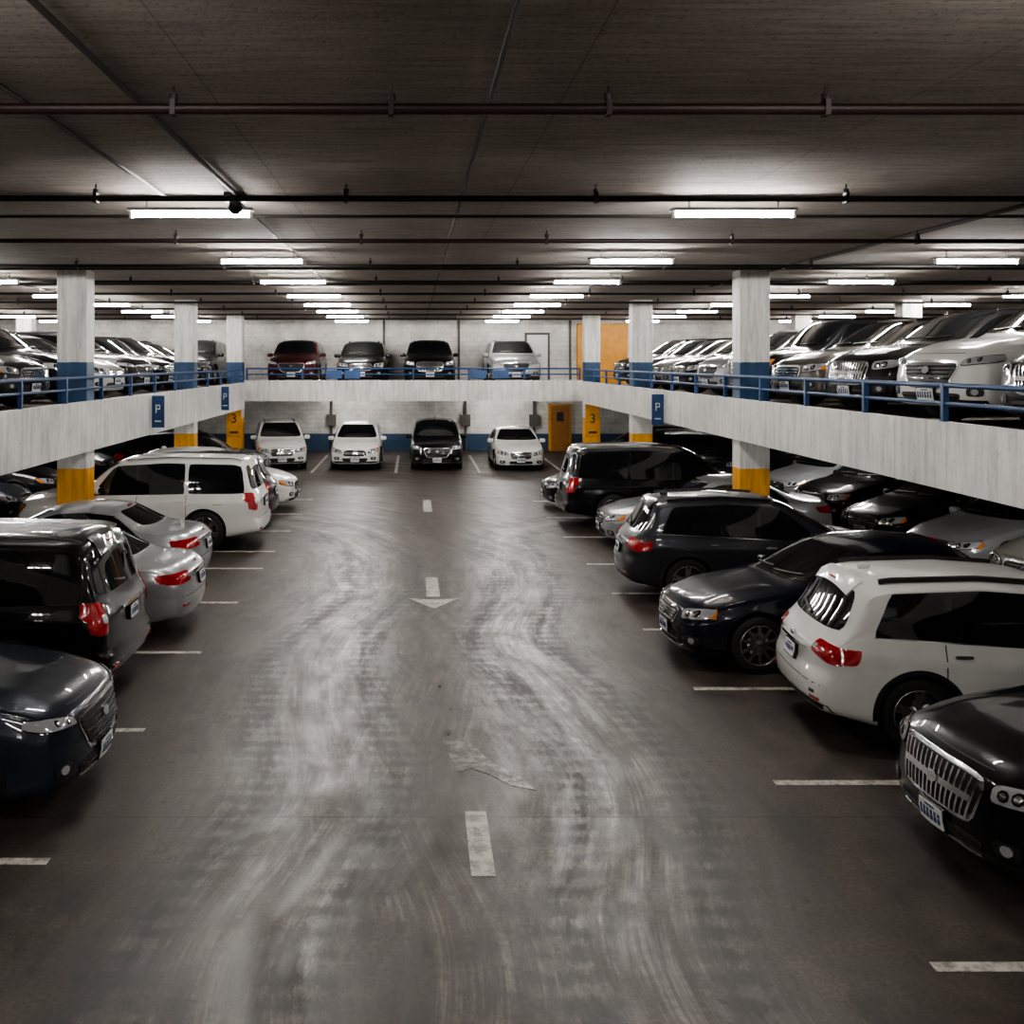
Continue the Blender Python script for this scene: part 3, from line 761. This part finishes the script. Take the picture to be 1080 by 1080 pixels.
for x0, x1, yy in ((-6.4, -6.10, 24.6), (6.10, 6.4, 25.7), (-6.4, -6.15, 33.5)):
    b = B(); b.box(x0, x1, yy, yy+.04, 2.30, 3.08, 0)
    xm = (x0+x1)/2
    b.box(xm-.06, xm-.035, yy-.004, yy, 2.66, 2.86, 1); b.box(xm-.035, xm+.05, yy-.004, yy, 2.83, 2.86, 1)
    b.box(xm-.035, xm+.05, yy-.004, yy, 2.74, 2.77, 1); b.box(xm+.03, xm+.055, yy-.004, yy, 2.76, 2.84, 1)
    b.box(xm-.08, xm+.08, yy-.004, yy, 2.44, 2.47, 1)
    b.make('parking_sign', [M_BLUE, M_WHT])
def textobj(name, s, size, loc, mat):
    c = bpy.data.curves.new(name, 'FONT'); c.body = s; c.size = size; c.extrude = .003; c.align_x = 'CENTER'
    c.materials.append(mat)
    o = bpy.data.objects.new(name, c); COL.objects.link(o); o.location = loc; o.rotation_euler = (math.pi/2, 0, 0); return o
for x in (-6.8, 6.8):
    b = B(); b.box(x-.27, x+.27, 38.10, 38.15, 1.05, 2.3, 0); b.box(x-.16, x+.16, 38.094, 38.10, 1.2, 1.28, 1)
    o = b.make('column_level_sign', [M_YEL, M_PLA])
    t = textobj('numeral', '3', .5, (x, 38.09, 1.6), M_PLA); t.parent = o
b = B(); b.box(5.95, 6.95, 44.2, 44.3, 0, 2.05, 0); b.box(6.05, 6.85, 44.17, 44.2, 0, 1.98, 1); b.box(6.3, 6.6, 44.15, 44.17, 1.3, 1.7, 2)
b.make('door_1', [M_YEL, M_ORD, M_PLA])
b = B(); b.box(7.2, 9.4, 44.1, 44.3, 3.0, 5.6, 0); b.make('yellow_wall_panel', M_YEL)
b = B(); b.box(4.9, 6.0, 44.2, 44.3, 3.0, 5.2, 0); b.box(5.0, 5.9, 44.17, 44.2, 3.0, 5.1, 1); b.make('door_2', [M_GAL, M_WHT])
for x in (-1.3, 2.0, 6.9):
    b = B(); b.cyl((x, 44.2, 3.0), (x, 44.2, ZC), .05); b.make('wall_pipe', M_GAL)
for x in (-3.6, 2.3, 5.3):
    b = B(); b.cyl((x, 44.2, 0), (x, 44.2, 2.72), .05); b.box(x-.2, x+.2, 44.1, 44.3, 1.1, 1.6); b.make('electrical_conduit_box', M_GAL)

for i, y in enumerate((6.75, 10.45, 14.1, 17.8, 21.3, 25.0, 28.6, 32.2, 35.9, 39.5)):
    r = .038 if i == 0 else .032
    b = B(); b.cyl((XL+.02, y, 5.61), (XR-.02, y, 5.59), r)
    x = -17.67+(i*1.37 % 1.4)
    while x < XR-.5:
        b.cyl((x, y, 5.60), (x, y, ZC), .010, n=6); b.box(x-.018, x+.018, y-.045, y+.045, 5.555, 5.66)
        b.cyl((x, y, 5.66), (x, y, 5.70), .03, n=10); x += 1.46 if i == 0 else 2.6
    b.make('sprinkler_pipe', M_PIPE if i in (0, 2) else M_PIPB)
for y in (12.4, 19.4, 23.2, 26.7, 30.4, 34.0):
    b = B(); b.cyl((XL+.02, y, 5.70), (XR-.02, y, 5.70), .02, n=8); b.make('ceiling_conduit', M_PIPB)
for x, y0, y1, r, m in ((.53, Y0, Y1, .018, M_GAL), (-1.92, Y0, 11.4, .022, M_GAL), (-1.98, 11.4, 22, .014, M_GAL), (-2.72, Y0, 11.2, .018, M_GAL), (7.1, Y0, 24, .03, M_GAL), (-9.2, Y0, Y1, .018, M_GAL)):
    b = B(); b.cyl((x, y0+.02, 5.72), (x, y1-.02, 5.72), r, n=8); b.make('ceiling_conduit', m)
b = B(); b.box(-2.06, -1.84, 10.9, 11.1, 5.66, 5.75, 0); b.cyl((-1.95, 11, 5.66), (-1.95, 11, 5.60), .07, 1, 16)
bmv = []
for j in range(7):
    ph = -math.pi/2*j/6
    for i in range(16):
        t = 2*math.pi*i/16; bmv.append((-1.95+.085*math.cos(ph)*math.cos(t), 11+.085*math.cos(ph)*math.sin(t), 5.60+.085*math.sin(ph)))
b0 = len(b.v); b.v += bmv
for j in range(6):
    for i in range(16): b.f.append((b0+j*16+i, b0+j*16+(i+1) % 16, b0+(j+1)*16+(i+1) % 16, b0+(j+1)*16+i)); b.m.append(1)
b.make('security_camera', [M_GAL, M_GBK])

fb = B(); fb.box(-.70, .70, -.07, .07, .075, .11, 0)
fb.cyl((-.66, 0, .04), (.66, 0, .04), .030, 1, 6); fb.box(-.69, -.66, -.03, .03, .0, .08, 0); fb.box(.66, .69, -.03, .03, .0, .08, 0)
fb.cyl((-.5, 0, .11), (-.5, 0, .23), .008, 0, 6); fb.cyl((.5, 0, .11), (.5, 0, .23), .008, 0, 6)
fo = fb.make('fluorescent_light', [M_WHT, M_TUBE]); fme = fo.data; bpy.data.objects.remove(fo)
def lamp(x, y, z=ZC-.23):
    o = bpy.data.objects.new('fluorescent_light', fme); COL.objects.link(o); o.location = (x, y, z)
rows = (11.3, 16.6, 20.9, 25.3, 29.2, 33.0, 36.8, 40.8)
for y in rows:
    lamp(-2.5, y); lamp(3.6, y)
    if y > 12: lamp(9.3, y); lamp(-8.9, y)
    if y > 20: lamp(15.5, y); lamp(-14.5, y)
for y in (3.6, -2.5): lamp(-2.5, y); lamp(3.6, y); lamp(9.3, y); lamp(-8.9, y)  # unseen rows out of frame, added to light the foreground floor
for x in (-2.5, 3.65): lamp(x, 42.3, 2.49)
for x in (-10.2, 10.2):
    for y in (14.5, 25, 34.5): lamp(x, y, 2.49)  # invented tubes, added to light the cars under the side decks

def line(x0, x1, y, w=.10):
    b = B(); b.box(x0, x1, y-w/2, y+w/2, 0, .004); b.make('parking_line', M_LINE)
for y in (6.48, 9.32, 12.0, 14.66, 16.95, 19.4, 22.4, 25.2, 28.2): line(3.35, 8.3, y)
for y in (7.85, 10.65, 13.5, 16.3, 19.0, 20.7, 23.2, 25.8, 28.5): line(-7.9, -2.85, y)
for x in (-3.6, -.62, 2.35, 5.3):
    b = B(); b.box(x-.05, x+.05, 35.4, 42, 0, .004); b.make('parking_line', M_LINE)
def mark(pts, m=M_LINE, z=.004, nm='lane_dash'):
    b = B(); b.poly(pts, 0, z); b.make(nm, m)
mark([(.44, 7.62), (.625, 7.62), (.63, 8.72), (.445, 8.72)])
mark([(.27, 26.2), (.49, 26.2), (.49, 28.4), (.27, 28.4)])
mark([(.22, 16.7), (.44, 16.7), (.44, 18.2), (.22, 18.2)])
mark([(.33, 15.9), (.75, 16.6), (.44, 16.5), (.22, 16.5), (-.09, 16.6)], nm='direction_arrow')
mark([(.30, 10.35), (.56, 10.35), (.74, 9.85), (1.0, 9.45), (1.12, 9.15), (.9, 9.25), (.72, 9.5), (.55, 9.65), (.42, 9.55)], M_FADE, .003, 'faded_arrow_marking')

w = bpy.data.worlds.new('world'); scene.world = w; w.use_nodes = True
w.node_tree.nodes['Background'].inputs[0].default_value = (.5, .5, .55, 1); w.node_tree.nodes['Background'].inputs[1].default_value = .02
cd = bpy.data.cameras.new('cam'); cam = bpy.data.objects.new('camera', cd); COL.objects.link(cam)
cam.location = (0, 0, 3.9); cam.rotation_euler = (math.pi/2, 0, 0)
cd.sensor_width = 36; cd.lens = 36*1060/1080; cd.shift_x = 104/1080; cd.shift_y = -158/1080; cd.clip_end = 200
scene.camera = cam
try: scene.view_settings.look = 'AgX - Medium High Contrast'
except Exception as e: print('look', e)
